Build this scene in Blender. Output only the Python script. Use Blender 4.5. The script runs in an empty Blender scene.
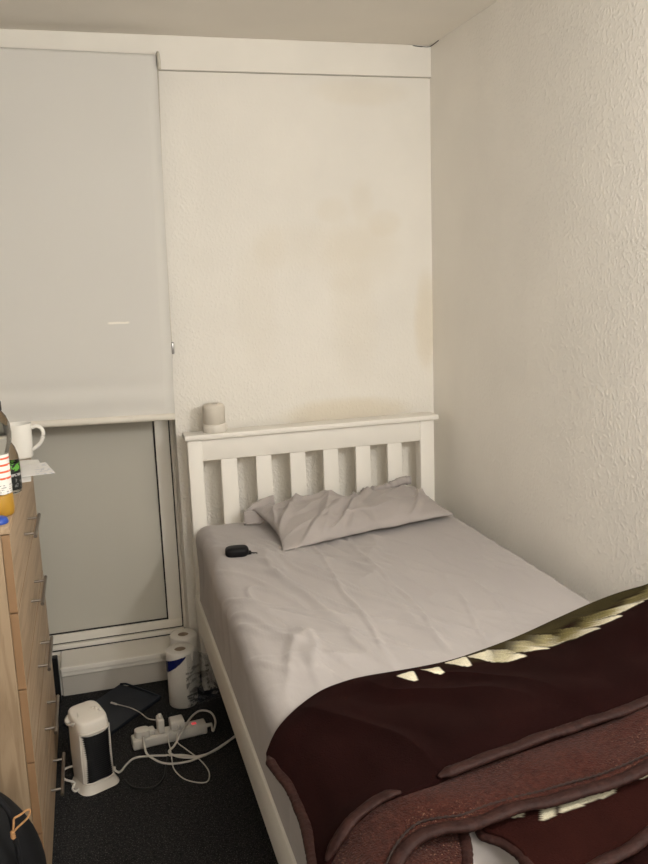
import bpy, bmesh, math, random
from mathutils import Vector, Matrix, noise
random.seed(7)
SC = bpy.context.scene
COL = SC.collection
PI = math.pi

# ------------------------------------------------------------------ camera
CAM = Vector((-1.35581, -3.16575, 1.56791))
YAW, PITCH, ROLL, FPX = 0.271797, -0.188214, -0.036223, 837.6
_cy, _sy, _ct, _st, _cr, _sr = (math.cos(YAW), math.sin(YAW), math.cos(PITCH), math.sin(PITCH), math.cos(ROLL), math.sin(ROLL))
FWD = Vector((_sy*_ct, _cy*_ct, _st))
_ri = Vector((_cy, -_sy, 0)); _up = _ri.cross(FWD)
RGT = _ri*_cr + _up*_sr
UPV = -_ri*_sr + _up*_cr
cd = bpy.data.cameras.new('camera'); cam = bpy.data.objects.new('camera', cd); COL.objects.link(cam)
cam.matrix_world = Matrix(((RGT.x, UPV.x, -FWD.x, CAM.x), (RGT.y, UPV.y, -FWD.y, CAM.y), (RGT.z, UPV.z, -FWD.z, CAM.z), (0, 0, 0, 1)))
cd.sensor_fit = 'VERTICAL'; cd.sensor_height = 36; cd.lens = FPX*36/864; cd.clip_start = .02
SC.camera = cam

def at(px, py, ax, val):
    """world point on the plane axis=val seen at a photograph pixel (survey of the room)"""
    v = RGT*((px-324)/FPX) + UPV*(-(py-432)/FPX) + FWD
    return CAM + v*((val-CAM[ax])/v[ax])
def Z(px, py, z): return at(px, py, 2, z)

# ------------------------------------------------------------------ materials
def mat(name, col, rough=.6, var=0, vscale=8, bump=0, bscale=60, bdist=.002, metal=0, spec=.4, stretch=None, detail=3, sheen=0, col2=None, trans=0, ior=1.45, emit=0, alpha=1, extra=None):
    m = bpy.data.materials.new(name); m.use_nodes = True
    nt = m.node_tree; N = nt.nodes; L = nt.links
    b = N['Principled BSDF']
    b.inputs['Roughness'].default_value = rough
    b.inputs['Metallic'].default_value = metal
    b.inputs['Specular IOR Level'].default_value = spec
    b.inputs['Base Color'].default_value = (*col, 1)
    b.inputs['IOR'].default_value = ior
    b.inputs['Transmission Weight'].default_value = trans
    b.inputs['Alpha'].default_value = alpha
    if sheen:
        b.inputs['Sheen Weight'].default_value = sheen
        b.inputs['Sheen Roughness'].default_value = .5
    if emit:
        b.inputs['Emission Color'].default_value = (*col, 1); b.inputs['Emission Strength'].default_value = emit
    tc = N.new('ShaderNodeTexCoord'); mp = N.new('ShaderNodeMapping')
    L.new(tc.outputs['Object'], mp.inputs[0])
    if stretch: mp.inputs['Scale'].default_value = stretch
    out = None
    if var or col2:
        nz = N.new('ShaderNodeTexNoise'); nz.inputs['Scale'].default_value = vscale; nz.inputs['Detail'].default_value = detail
        L.new(mp.outputs[0], nz.inputs[0])
        cr = N.new('ShaderNodeValToRGB')
        c2 = col2 or tuple(c*(1-var) for c in col)
        cr.color_ramp.elements[0].color = (*c2, 1); cr.color_ramp.elements[1].color = (*col, 1)
        cr.color_ramp.elements[0].position = .35; cr.color_ramp.elements[1].position = .65
        L.new(nz.outputs['Fac'], cr.inputs[0]); L.new(cr.outputs[0], b.inputs['Base Color'])
        out = cr.outputs[0]
    if bump:
        nb = N.new('ShaderNodeTexNoise'); nb.inputs['Scale'].default_value = bscale; nb.inputs['Detail'].default_value = 4
        L.new(mp.outputs[0], nb.inputs[0])
        bp = N.new('ShaderNodeBump'); bp.inputs['Strength'].default_value = bump; bp.inputs['Distance'].default_value = bdist
        L.new(nb.outputs['Fac'], bp.inputs['Height']); L.new(bp.outputs[0], b.inputs['Normal'])
    if extra: extra(nt, b, tc, out)
    return m

def node_math(nt, op, a, bval=None, c=None):
    n = nt.nodes.new('ShaderNodeMath'); n.operation = op
    for i, v in enumerate((a, bval, c)):
        if v is None: continue
        if isinstance(v, (int, float)): n.inputs[i].default_value = v
        else: nt.links.new(v, n.inputs[i])
    return n.outputs[0]
def smooth(nt, v, a, b):
    n = nt.nodes.new('ShaderNodeMapRange'); n.interpolation_type = 'SMOOTHSTEP'
    nt.links.new(v, n.inputs[0]); n.inputs[1].default_value = a; n.inputs[2].default_value = b
    return n.outputs[0]
def mixc(nt, fac, a, col):
    n = nt.nodes.new('ShaderNodeMix'); n.data_type = 'RGBA'
    if isinstance(fac, float): n.inputs[0].default_value = fac
    else: nt.links.new(fac, n.inputs[0])
    if isinstance(a, tuple): n.inputs[6].default_value = (*a, 1)
    else: nt.links.new(a, n.inputs[6])
    n.inputs[7].default_value = (*col, 1)
    return n.outputs[2]

CREAM = (.83, .80, .74)
def wall_extra(kind):
    def f(nt, b, tc, out):
        N, L = nt.nodes, nt.links
        sp = N.new('ShaderNodeSeparateXYZ'); L.new(tc.outputs['Object'], sp.inputs[0])
        X, Y, Zc = sp.outputs
        mp = N.new('ShaderNodeMapping'); L.new(tc.outputs['Object'], mp.inputs[0])
        mp.inputs['Scale'].default_value = (1.55, 1.55, 1.25)
        n1 = N.new('ShaderNodeTexNoise'); n1.inputs['Scale'].default_value = 55; n1.inputs['Detail'].default_value = 1.5
        L.new(mp.outputs[0], n1.inputs[0])
        v1 = N.new('ShaderNodeTexVoronoi'); v1.inputs['Scale'].default_value = 82; v1.feature = 'SMOOTH_F1'
        L.new(mp.outputs[0], v1.inputs[0])
        h = node_math(nt, 'ADD', node_math(nt, 'MULTIPLY', smooth(nt, v1.outputs['Distance'], .62, .12), smooth(nt, n1.outputs['Fac'], .36, .60)), node_math(nt, 'MULTIPLY', n1.outputs['Fac'], .35))
        n2 = N.new('ShaderNodeTexNoise'); n2.inputs['Scale'].default_value = 2.2; L.new(tc.outputs['Object'], n2.inputs[0])
        if kind == 'right':   # paper relief fades out towards the corner and the skim patch low down
            k = smooth(nt, node_math(nt, 'ADD', Y, node_math(nt, 'MULTIPLY', n2.outputs['Fac'], -.35)), -.28, -.7)
        else:
            k = smooth(nt, node_math(nt, 'ADD', node_math(nt, 'MULTIPLY', Zc, 1.0), node_math(nt, 'ADD', X, n2.outputs['Fac'])), 2.6, 0.0)
            k = node_math(nt, 'ADD', node_math(nt, 'MULTIPLY', k, .9), .1)
        h = node_math(nt, 'MULTIPLY', h, node_math(nt, 'ADD', node_math(nt, 'MULTIPLY', k, .95), .05))
        bp = N.new('ShaderNodeBump'); bp.inputs['Strength'].default_value = (.37 if kind == 'right' else .45); bp.inputs['Distance'].default_value = .003
        L.new(h, bp.inputs['Height']); L.new(bp.outputs[0], b.inputs['Normal'])
        # damp stains
        base = out
        n3 = N.new('ShaderNodeTexNoise'); n3.inputs['Scale'].default_value = 5; n3.inputs['Detail'].default_value = 4; L.new(tc.outputs['Object'], n3.inputs[0])
        if kind == 'back':
            def blob(cx, cz, rx, rz, s, col):
                nonlocal base
                dx = node_math(nt, 'DIVIDE', node_math(nt, 'SUBTRACT', X, cx), rx)
                dz = node_math(nt, 'DIVIDE', node_math(nt, 'SUBTRACT', Zc, cz), rz)
                d = node_math(nt, 'ADD', node_math(nt, 'MULTIPLY', dx, dx), node_math(nt, 'MULTIPLY', dz, dz))
                d = node_math(nt, 'ADD', d, node_math(nt, 'MULTIPLY', node_math(nt, 'SUBTRACT', n3.outputs['Fac'], .5), 1.6))
                base = mixc(nt, node_math(nt, 'MULTIPLY', smooth(nt, d, 1.5, .1), s), base, col)
            tan = (.66, .55, .36)
            blob(-.41, 1.80, .07, .05, .12, tan); blob(-.29, 1.83, .05, .08, .13, tan); blob(-.20, 1.75, .07, .05, .15, tan)
            blob(-.47, 1.67, .26, .09, .09, tan); blob(-.30, 1.62, .16, .14, .11, tan); blob(-.33, 1.38, .10, .24, .10, tan)
            blob(-.03, 1.36, .05, .20, .32, tan); blob(-.38, 1.01, .28, .06, .38, tan); blob(-.28, 2.23, .2, .05, .14, tan)
            blob(-.66, 1.66, .07, .09, .08, tan); blob(-.72, 1.45, .08, .28, .06, tan)
        L.new(base, b.inputs['Base Color'])
    return f
M = {}
M['wall_back'] = mat('wall_back_paper', CREAM, .75, var=.05, vscale=3, extra=wall_extra('back'))
M['wall_right'] = mat('wall_right_paper', (.88, .85, .795), .38, var=.05, vscale=3, extra=wall_extra('right'))
M['wall_plain'] = mat('wall_plain_paint', (.87, .84, .79), .75, var=.04, vscale=3, bump=.3, bscale=70)
M['ceiling'] = mat('ceiling_paint', (.82, .78, .71), .85, var=.05, vscale=2, bump=.15, bscale=25)
M['trim'] = mat('trim_paint', (.83, .80, .74), .55, var=.05, vscale=4, bump=.1, bscale=20)
def carpet_extra(nt, b, tc, out):
    N, L = nt.nodes, nt.links
    n = N.new('ShaderNodeTexNoise'); n.inputs['Scale'].default_value = 260; n.inputs['Detail'].default_value = 2; L.new(tc.outputs['Object'], n.inputs[0])
    c = mixc(nt, smooth(nt, n.outputs['Fac'], .55, .72), out, (.13, .125, .12))
    L.new(c, b.inputs['Base Color'])
M['carpet'] = mat('charcoal_carpet', (.032, .032, .033), .95, var=.45, vscale=90, bump=1, bscale=240, bdist=.006, spec=.1, extra=carpet_extra)
M['upvc'] = mat('white_upvc', (.77, .735, .67), .4, var=.04, vscale=3)
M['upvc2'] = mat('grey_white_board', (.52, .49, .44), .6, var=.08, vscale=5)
M['gasket'] = mat('black_gasket', (.02, .018, .018), .7, var=.3)
M['pane'] = mat('frosted_pane', (.56, .54, .475), .35, var=.06, vscale=1.5, bump=.04, bscale=150, stretch=(1, 1, .2), spec=.3)
def blind_extra(nt, b, tc, out):
    N, L = nt.nodes, nt.links
    sp = N.new('ShaderNodeSeparateXYZ'); L.new(tc.outputs['Object'], sp.inputs[0])
    def box(v, a, c, s): return node_math(nt, 'MULTIPLY', smooth(nt, v, a-s, a+s), smooth(nt, v, c+s, c-s))
    n = N.new('ShaderNodeTexNoise'); n.inputs['Scale'].default_value = 40; L.new(tc.outputs['Object'], n.inputs[0])
    zz = node_math(nt, 'ADD', sp.outputs[2], node_math(nt, 'MULTIPLY', n.outputs['Fac'], .006))
    m = node_math(nt, 'MULTIPLY', box(sp.outputs[0], -1.275, -1.203, .006), box(zz, 1.4175, 1.4245, .002))
    L.new(mixc(nt, node_math(nt, 'MULTIPLY', m, .8), out, (.92, .88, .80)), b.inputs['Base Color'])
M['blind'] = mat('blind_fabric', (.67, .655, .62), .8, var=.03, vscale=2, bump=.06, bscale=400, extra=blind_extra)
M['bar'] = mat('blind_bar_fabric', (.74, .70, .62), .7, var=.04, vscale=6)
M['steel'] = mat('grey_metal', (.35, .34, .33), .35, metal=.9, var=.1)
M['chrome'] = mat('brushed_nickel', (.36, .33, .30), .32, metal=1, var=.1, vscale=30)
M['bead'] = mat('bead_plastic', (.62, .58, .5), .5, var=.1, vscale=90)
M['bed'] = mat('white_painted_wood', (.82, .79, .73), .42, var=.04, vscale=3, bump=.05, bscale=30, stretch=(1, 1, .2))
M['sheet'] = mat('grey_cotton_sheet', (.41, .38, .37), .9, var=.05, vscale=5, bump=.5, bscale=13, bdist=.012, stretch=(1, .45, 1), sheen=.15, spec=.15)
M['mattress'] = mat('mattress_ticking', (.6, .58, .55), .9, var=.06)
M['pillow'] = mat('grey_cotton_pillowcase', (.385, .35, .335), .9, var=.06, vscale=7, bump=.3, bscale=26, bdist=.006, sheen=.15, spec=.15)
M['blackp'] = mat('black_plastic', (.012, .012, .013), .4, var=.2, vscale=30)
M['blacksoft'] = mat('black_silicone', (.006, .006, .007), .5, spec=.2, var=.2, vscale=30)
M['white'] = mat('white_plastic', (.72, .68, .61), .38, var=.03)
M['ribwhite'] = mat('white_ribbed_plastic', (.66, .61, .53), .5, var=.04, vscale=40)
M['ceramic'] = mat('white_ceramic', (.82, .80, .75), .15, var=.02)
M['paper'] = mat('paper', (.9, .89, .87), .8, var=.03)
def note_extra(nt, b, tc, out):
    N, L = nt.nodes, nt.links
    sp = N.new('ShaderNodeSeparateXYZ'); L.new(tc.outputs['Object'], sp.inputs[0])
    n = N.new('ShaderNodeTexNoise'); n.inputs['Scale'].default_value = 70; n.inputs['Detail'].default_value = 3; L.new(tc.outputs['Object'], n.inputs[0])
    w = N.new('ShaderNodeTexWave'); w.inputs['Scale'].default_value = 28; w.bands_direction = 'Y'; L.new(tc.outputs['Object'], w.inputs[0])
    g = node_math(nt, 'MULTIPLY', smooth(nt, n.outputs['Fac'], .52, .6), smooth(nt, w.outputs['Fac'], .5, .8))
    g = node_math(nt, 'MULTIPLY', g, smooth(nt, sp.outputs[0], -.02, .02))
    L.new(mixc(nt, node_math(nt, 'MULTIPLY', g, .65), out, (.2, .27, .45)), b.inputs['Base Color'])
M['note'] = mat('printed_note', (.9, .89, .88), .8, var=.03, extra=note_extra)
def oak_extra(axis):
    def f(nt, b, tc, out):
        N, L = nt.nodes, nt.links
        mp = N.new('ShaderNodeMapping'); L.new(tc.outputs['Object'], mp.inputs[0])
        mp.inputs['Scale'].default_value = (9, 9, .7) if axis == 'z' else (9, .7, 9)
        n = N.new('ShaderNodeTexNoise'); n.inputs['Scale'].default_value = 3.2; n.inputs['Detail'].default_value = 6; n.inputs['Distortion'].default_value = 1.2
        L.new(mp.outputs[0], n.inputs[0])
        n2 = N.new('ShaderNodeTexNoise'); n2.inputs['Scale'].default_value = 16; n2.inputs['Detail'].default_value = 4; L.new(mp.outputs[0], n2.inputs[0])
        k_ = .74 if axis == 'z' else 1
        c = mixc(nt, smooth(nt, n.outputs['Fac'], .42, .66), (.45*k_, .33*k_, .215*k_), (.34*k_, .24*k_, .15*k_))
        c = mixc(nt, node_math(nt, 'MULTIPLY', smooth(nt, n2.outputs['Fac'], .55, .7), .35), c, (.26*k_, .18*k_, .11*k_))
        L.new(c, b.inputs['Base Color'])
    return f
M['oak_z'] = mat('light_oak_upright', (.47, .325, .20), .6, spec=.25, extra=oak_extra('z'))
M['oak_y'] = mat('light_oak_sideways', (.47, .325, .20), .45, extra=oak_extra('y'))
M['oak_edge'] = mat('oak_edging', (.30, .185, .10), .5, col2=(.23, .13, .068), vscale=9, stretch=(1, 1, .15))
M['bottle'] = mat('clear_pet', (.86, .86, .82), .05, trans=1.0, ior=1.2, var=.02)
M['juice'] = mat('orange_squash', (.75, .42, .06), .25, var=.12, vscale=10)
def label_extra(nt, b, tc, out):
    N, L = nt.nodes, nt.links
    sp = N.new('ShaderNodeSeparateXYZ'); L.new(tc.outputs['Object'], sp.inputs[0])
    fr = node_math(nt, 'FRACT', node_math(nt, 'MULTIPLY', sp.outputs[2], 62))
    n = N.new('ShaderNodeTexNoise'); n.inputs['Scale'].default_value = 130; L.new(tc.outputs['Object'], n.inputs[0])
    ln = node_math(nt, 'MULTIPLY', smooth(nt, fr, .68, .72), smooth(nt, n.outputs['Fac'], .36, .42))
    hi = node_math(nt, 'MULTIPLY', smooth(nt, sp.outputs[2], .085, .09), smooth(nt, sp.outputs[2], .147, .143))
    lo = smooth(nt, sp.outputs[2], .083, .079)
    c = mixc(nt, node_math(nt, 'MULTIPLY', ln, hi), out, (.75, .13, .05))
    fr2 = node_math(nt, 'FRACT', node_math(nt, 'MULTIPLY', sp.outputs[2], 190))
    l2 = node_math(nt, 'MULTIPLY', smooth(nt, fr2, .5, .6), smooth(nt, n.outputs['Fac'], .48, .54))
    c = mixc(nt, node_math(nt, 'MULTIPLY', node_math(nt, 'MULTIPLY', l2, lo), .7), c, (.12, .12, .14))
    L.new(c, b.inputs['Base Color'])
M['label'] = mat('white_bottle_label', (.86, .84, .80), .5, var=.02, extra=label_extra)
def dlabel_extra(nt, b, tc, out):
    N, L = nt.nodes, nt.links
    sp = N.new('ShaderNodeSeparateXYZ'); L.new(tc.outputs['Object'], sp.inputs[0])
    n = N.new('ShaderNodeTexNoise'); n.inputs['Scale'].default_value = 110; n.inputs['Detail'].default_value = 3; L.new(tc.outputs['Object'], n.inputs[0])
    g = node_math(nt, 'MULTIPLY', smooth(nt, n.outputs['Fac'], .5, .54), smooth(nt, sp.outputs[2], .062, .065))
    c = mixc(nt, g, out, (.12, .38, .05))
    h = node_math(nt, 'MULTIPLY', smooth(nt, sp.outputs[2], .048, .05), smooth(nt, sp.outputs[2], .057, .055))
    c = mixc(nt, node_math(nt, 'MULTIPLY', h, smooth(nt, n.outputs['Fac'], .4, .44)), c, (.4, .4, .4))
    k = node_math(nt, 'MULTIPLY', smooth(nt, n.outputs['Fac'], .56, .6), smooth(nt, sp.outputs[2], .045, .04))
    c = mixc(nt, k, c, (.16, .16, .16))
    L.new(c, b.inputs['Base Color'])
M['dlabel'] = mat('dark_bottle_label', (.012, .014, .012), .45, var=.1, extra=dlabel_extra)
M['blue'] = mat('blue_plastic', (.03, .08, .40), .35, var=.05)
M['bag'] = mat('black_nylon', (.006, .0065, .008), .7, var=.3, vscale=12, bump=.2, bscale=500)
M['bagdark'] = mat('black_webbing', (.006, .006, .008), .8, var=.3, vscale=40)
M['cord'] = mat('tan_cord', (.50, .27, .12), .8, var=.3, vscale=200)
M['heater'] = mat('heater_white_plastic', (.70, .655, .59), .3, var=.03)
M['grille'] = mat('heater_black_grille', (.006, .006, .007), .5, var=.3, spec=.2)
M['dial'] = mat('heater_dial_plastic', (.58, .54, .48), .3, var=.04)
M['navy'] = mat('navy_board', (.016, .021, .032), .5, var=.2, vscale=9)
M['cable'] = mat('white_cable_rubber', (.62, .59, .54), .45, var=.04)
M['bcable'] = mat('black_cable_rubber', (.012, .012, .012), .5, var=.1)
M['plug'] = mat('white_plug_plastic', (.68, .65, .60), .35, var=.03)
M['strip'] = mat('socket_strip_plastic', (.60, .575, .53), .35, var=.03)
M['neon'] = mat('red_neon_rocker', (.8, .10, .11), .4, emit=.45, var=.02)
M['tissue'] = mat('kitchen_paper', (.74, .71, .66), .9, var=.04, vscale=30, bump=.4, bscale=120)
M['tube'] = mat('cardboard_core', (.30, .23, .16), .9, var=.1)
def film_extra(nt, b, tc, out):
    # clear film with a blue corner band and smudgy dark print low on the right
    N, L = nt.nodes, nt.links
    at_ = N.new('ShaderNodeAttribute'); at_.attribute_name = 'ink'
    L.new(at_.outputs['Color'], b.inputs['Base Color'])
    tr = N.new('ShaderNodeBsdfTransparent'); mx = N.new('ShaderNodeMixShader')
    out_n = [n for n in N if n.type == 'OUTPUT_MATERIAL'][0]
    L.new(at_.outputs['Alpha'], mx.inputs[0]); L.new(tr.outputs[0], mx.inputs[1]); L.new(b.outputs[0], mx.inputs[2]); L.new(mx.outputs[0], out_n.inputs[0])
M['film'] = mat('printed_clear_film', (.6, .6, .6), .18, var=.02, extra=film_extra, spec=.6)
def fleece_extra(nt, b, tc, out):
    N, L = nt.nodes, nt.links
    a = N.new('ShaderNodeAttribute'); a.attribute_name = 'pattern'
    n = N.new('ShaderNodeTexNoise'); n.inputs['Scale'].default_value = 9; n.inputs['Detail'].default_value = 5; L.new(tc.outputs['Object'], n.inputs[0])
    n2 = N.new('ShaderNodeTexNoise'); n2.inputs['Scale'].default_value = 420; L.new(tc.outputs['Object'], n2.inputs[0])
    mul = N.new('ShaderNodeMix'); mul.data_type = 'RGBA'; mul.blend_type = 'MULTIPLY'; mul.inputs[0].default_value = 1
    L.new(a.outputs['Color'], mul.inputs[6])
    v = node_math(nt, 'MULTIPLY', node_math(nt, 'ADD', node_math(nt, 'MULTIPLY', n.outputs['Fac'], .9), .55), node_math(nt, 'ADD', node_math(nt, 'MULTIPLY', n2.outputs['Fac'], .9), .55))
    cb = N.new('ShaderNodeCombineColor')
    for i in range(3): L.new(v, cb.inputs[i])
    L.new(cb.outputs[0], mul.inputs[7]); L.new(mul.outputs[2], b.inputs['Base Color'])
M['fleece'] = mat('dark_brown_fleece', (.03, .01, .008), .95, bump=.5, bscale=380, bdist=.004, sheen=.02, spec=.05, extra=fleece_extra)
M['fleece'].node_tree.nodes['Principled BSDF'].inputs['Sheen Tint'].default_value = (.5, .22, .18, 1)
def rust_extra(nt, b, tc, out):
    N, L = nt.nodes, nt.links
    n = N.new('ShaderNodeTexNoise'); n.inputs['Scale'].default_value = 260; n.inputs['Detail'].default_value = 2; L.new(tc.outputs['Object'], n.inputs[0])
    n2 = N.new('ShaderNodeTexNoise'); n2.inputs['Scale'].default_value = 7; L.new(tc.outputs['Object'], n2.inputs[0])
    k = node_math(nt, 'MULTIPLY', smooth(nt, n.outputs['Fac'], .58, .72), smooth(nt, n2.outputs['Fac'], .42, .62))
    L.new(mixc(nt, node_math(nt, 'MULTIPLY', k, .55), out, (.26, .14, .09)), b.inputs['Base Color'])
M['rust'] = mat('rust_brown_fleece', (.046, .0140, .0098), .95, col2=(.026, .0080, .0058), vscale=120, bump=.9, bscale=300, bdist=.005, sheen=.05, spec=.05, extra=rust_extra)
M['hem'] = mat('brown_satin_binding', (.027, .0105, .0083), .6, spec=.15, col2=(.017, .0066, .0054), vscale=60, bump=.5, bscale=110, bdist=.004)
M['thread'] = mat('dark_stitching', (.02, .010, .008), .9, var=.2)

# ------------------------------------------------------------------ builders
def obj(name, bm, m, parent=None, smooth_=True, base=None, mods=None):
    me = bpy.data.meshes.new(name)
    org = Vector(base) if base is not None else (parent_world(parent) if parent else Vector((0, 0, 0)))
    bmesh.ops.translate(bm, verts=bm.verts, vec=-org)
    bm.normal_update(); bm.to_mesh(me); bm.free()
    o = bpy.data.objects.new(name, me); COL.objects.link(o)
    for mm in (m if isinstance(m, (list, tuple)) else [m]): me.materials.append(mm)
    if smooth_:
        for p in me.polygons: p.use_smooth = True
    if parent:
        o.parent = parent
        pw = parent_world(parent); o.location = org - pw
    else: o.location = org
    return o
def parent_world(p):
    v = Vector(p.location)
    while p.parent: p = p.parent; v += p.location
    return v
def thing(name, label, cat, loc, group=None):
    o = bpy.data.objects.new(name, None); COL.objects.link(o); o.location = loc; o.empty_display_size = .05
    return tag(o, label, cat, group)
def tag(o, label, cat, group=None):
    o['label'] = label; o['category'] = cat
    if group: o['group'] = group
    return o
def struct(name, bm, m, parent=None, smooth_=False):
    o = obj(name, bm, m, parent, smooth_); o['kind'] = 'structure'; return o

def box(bm, a, b, bev=0, seg=2, rot=None, pivot=None):
    a, b = Vector(a), Vector(b); c = (a+b)/2; d = b-a
    r = bmesh.ops.create_cube(bm, size=1, matrix=Matrix.Translation(c) @ Matrix.Diagonal((abs(d.x), abs(d.y), abs(d.z), 1)))
    vs = r['verts']
    if bev:
        es = list({e for v in vs for e in v.link_edges})
        rr = bmesh.ops.bevel(bm, geom=es, offset=bev, segments=seg, affect='EDGES', profile=.5)
        vs = list({v for f in rr['faces'] for v in f.verts} | {v for v in vs if v.is_valid})
    if rot is not None:
        bmesh.ops.rotate(bm, verts=vs, cent=pivot if pivot is not None else c, matrix=Matrix.Rotation(rot, 3, 'Z'))
    return vs
def nbox(a, b, bev=0, seg=2, rot=None, pivot=None):
    bm = bmesh.new(); box(bm, a, b, bev, seg, rot, pivot); return bm
def spline(pts, n=8):
    """Catmull-Rom through pts"""
    P = [Vector(p) for p in pts]
    if len(P) < 3: return [P[0].lerp(P[1], i/n) for i in range(n+1)]
    P = [P[0]*2-P[1]] + P + [P[-1]*2-P[-2]]
    out = []
    for i in range(1, len(P)-2):
        a, b, c, d = P[i-1], P[i], P[i+1], P[i+2]
        for k in range(n):
            t = k/n
            out.append(.5*((2*b) + (c-a)*t + (2*a-5*b+4*c-d)*t*t + (3*b-a-3*c+d)*t**3))
    out.append(P[-2]); return out
def resample(pts, n):
    L = [0]
    for a, b in zip(pts, pts[1:]): L.append(L[-1]+(b-a).length)
    out = []; j = 0
    for i in range(n):
        s = L[-1]*i/(n-1)
        while j < len(L)-2 and L[j+1] < s: j += 1
        t = (s-L[j])/max(1e-9, L[j+1]-L[j]); out.append(pts[j].lerp(pts[j+1], min(1, t)))
    return out
def tube(bm, pts, r, seg=8, closed=False, flat=1.0, rfun=None):
    """sweep a circle along pts"""
    n = len(pts); rings = []
    T0 = None; nrm = None
    for i, p in enumerate(pts):
        if closed: t = (pts[(i+1) % n]-pts[i-1])
        else: t = pts[min(i+1, n-1)]-pts[max(i-1, 0)]
        t = t.normalized() if t.length > 1e-9 else Vector((1, 0, 0))
        if nrm is None:
            nrm = Vector((0, 0, 1)) if abs(t.z) < .9 else Vector((1, 0, 0))
        nrm = (nrm - t*nrm.dot(t)).normalized()
        if flat != 1.0:
            u = Vector((0, 0, 1)); u = u-t*u.dot(t)
            if u.length > .2: nrm = u.normalized()
        s = t.cross(nrm)
        rr = rfun(i) if rfun else r
        rings.append([bm.verts.new(p + nrm*(math.cos(2*PI*k/seg)*rr*flat) + s*(math.sin(2*PI*k/seg)*rr)) for k in range(seg)])
    m = n if closed else n-1
    for i in range(m):
        A, B = rings[i], rings[(i+1) % n]
        for k in range(seg): bm.faces.new((A[k], A[(k+1) % seg], B[(k+1) % seg], B[k]))
    if not closed:
        bm.faces.new(rings[0][::-1]); bm.faces.new(rings[-1])
    return bm
def ntube(pts, r, seg=8, n=8, **k):
    return tube(bmesh.new(), spline(pts, n), r, seg, **k)
def lathe(bm, prof, c, seg=32, cap=True):
    c = Vector(c); rings = []
    for r, z in prof:
        rings.append([bm.verts.new(c+Vector((r*math.cos(2*PI*k/seg), r*math.sin(2*PI*k/seg), z))) for k in range(seg)])
    for A, B in zip(rings, rings[1:]):
        for k in range(seg): bm.faces.new((A[k], A[(k+1) % seg], B[(k+1) % seg], B[k]))
    if cap:
        bm.faces.new(rings[0][::-1]); bm.faces.new(rings[-1])
    return bm
def nlathe(prof, c, seg=32, cap=True): return lathe(bmesh.new(), prof, c, seg, cap)
def autosmooth(o, ang=40):
    for e in o.data.edges: pass
    m = o.modifiers.new('split', 'EDGE_SPLIT'); m.split_angle = math.radians(ang)
    return o
def grid(nu, nv, f, bm=None):
    bm = bm or bmesh.new()
    V = [[bm.verts.new(f(i/(nu-1), j/(nv-1))) for j in range(nv)] for i in range(nu)]
    for i in range(nu-1):
        for j in range(nv-1): bm.faces.new((V[i][j], V[i+1][j], V[i+1][j+1], V[i][j+1]))
    return bm
def fbm(p, s, o=3): return noise.fractal(Vector(p)*s, 1.0, 2.0, o)

# ------------------------------------------------------------------ the room
HC = 2.40; XL = -1.985; YF = -4.3; OX = -1.057; SILL = .125; RY = .14
struct('floor', nbox((XL-.1, YF, -.1), (.1, .2, 0)), M['carpet'])
struct('ceiling', nbox((XL-.1, YF, HC), (.1, .2, HC+.1)), M['ceiling'])
struct('wall_right', nbox((0, YF, 0), (.1, .2, HC)), M['wall_right'])
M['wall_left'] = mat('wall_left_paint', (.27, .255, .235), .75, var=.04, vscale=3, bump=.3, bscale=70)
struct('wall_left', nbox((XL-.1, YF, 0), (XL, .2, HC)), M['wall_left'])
struct('wall_front', nbox((XL, YF-.1, 0), (0, YF, HC)), M['wall_plain'])
bm = bmesh.new()
box(bm, (OX, 0, 0), (0, .2, HC)); box(bm, (XL, 0, 2.27), (OX, .2, HC)); box(bm, (XL, .0, 0), (OX, .2, SILL-.02))
struct('wall_back', bm, M['wall_back'])
o = struct('trim_1', nbox((XL, -.014, 2.287), (0, 0, HC), .002), M['trim']); o['label'] = 'boxed cream board along the top of the back wall'
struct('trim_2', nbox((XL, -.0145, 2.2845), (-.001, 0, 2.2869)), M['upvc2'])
# crack in the ceiling corner
bm = bmesh.new()
tube(bm, spline([(-.075, -.0162, 2.3965), (-.04, -.0165, 2.394), (-.012, -.0165, 2.3945), (-.002, -.03, 2.397), (-.003, -.09, 2.3985)], 6), .0018, 5, rfun=lambda i: .0012+.0011*abs(noise.noise(Vector((i*.9, 3, 0)))))
struct('trim_3', bm, M['gasket'])
# window: sash, frame, gasket lines, pane
win = bpy.data.objects.new('window_1', None); COL.objects.link(win); win.location = (-1.5, RY, SILL); win['kind'] = 'structure'
XR = -1.131; FXR = -1.068
bm = bmesh.new()
box(bm, (XL, RY, .152), (FXR-.004, RY+.05, .188), .003); box(bm, (XR+.004, RY, .188), (FXR-.004, RY+.05, 2.27), .003)
box(bm, (XL, RY, 2.2), (XR, RY+.05, 2.27), .003)
obj('window_sash', bm, M['upvc'], win, False)
bm = bmesh.new()
box(bm, (XL, RY-.008, .105), (FXR+.002, RY+.055, .147), .003); box(bm, (FXR, RY-.012, .147), (OX+.002, RY+.055, 2.27), .002)
obj('window_frame', bm, M['upvc'], win, False)
bm = bmesh.new()
box(bm, (XL, RY+.008, .187), (XR+.004, RY+.02, .193)); box(bm, (XR-.001, RY+.004, .188), (XR+.0045, RY+.02, 2.2))
box(bm, (XL, RY-.0115, .1245), (FXR, RY, .1285)); box(bm, (XL, RY+.006, .1465), (FXR, RY+.02, .1525)); box(bm, (FXR-.0045, RY+.004, .147), (FXR+.0005, RY+.02, 2.27))
obj('window_gasket', bm, M['gasket'], win, False)
obj('window_pane', nbox((XL, RY+.012, .19), (XR, RY+.024, 2.2)), M['pane'], win, False)
SX = -1.556
struct('trim_4', nbox((SX, -.03, SILL-.022), (OX+.004, RY, SILL), .004), M['upvc'])           # sill board
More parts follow.
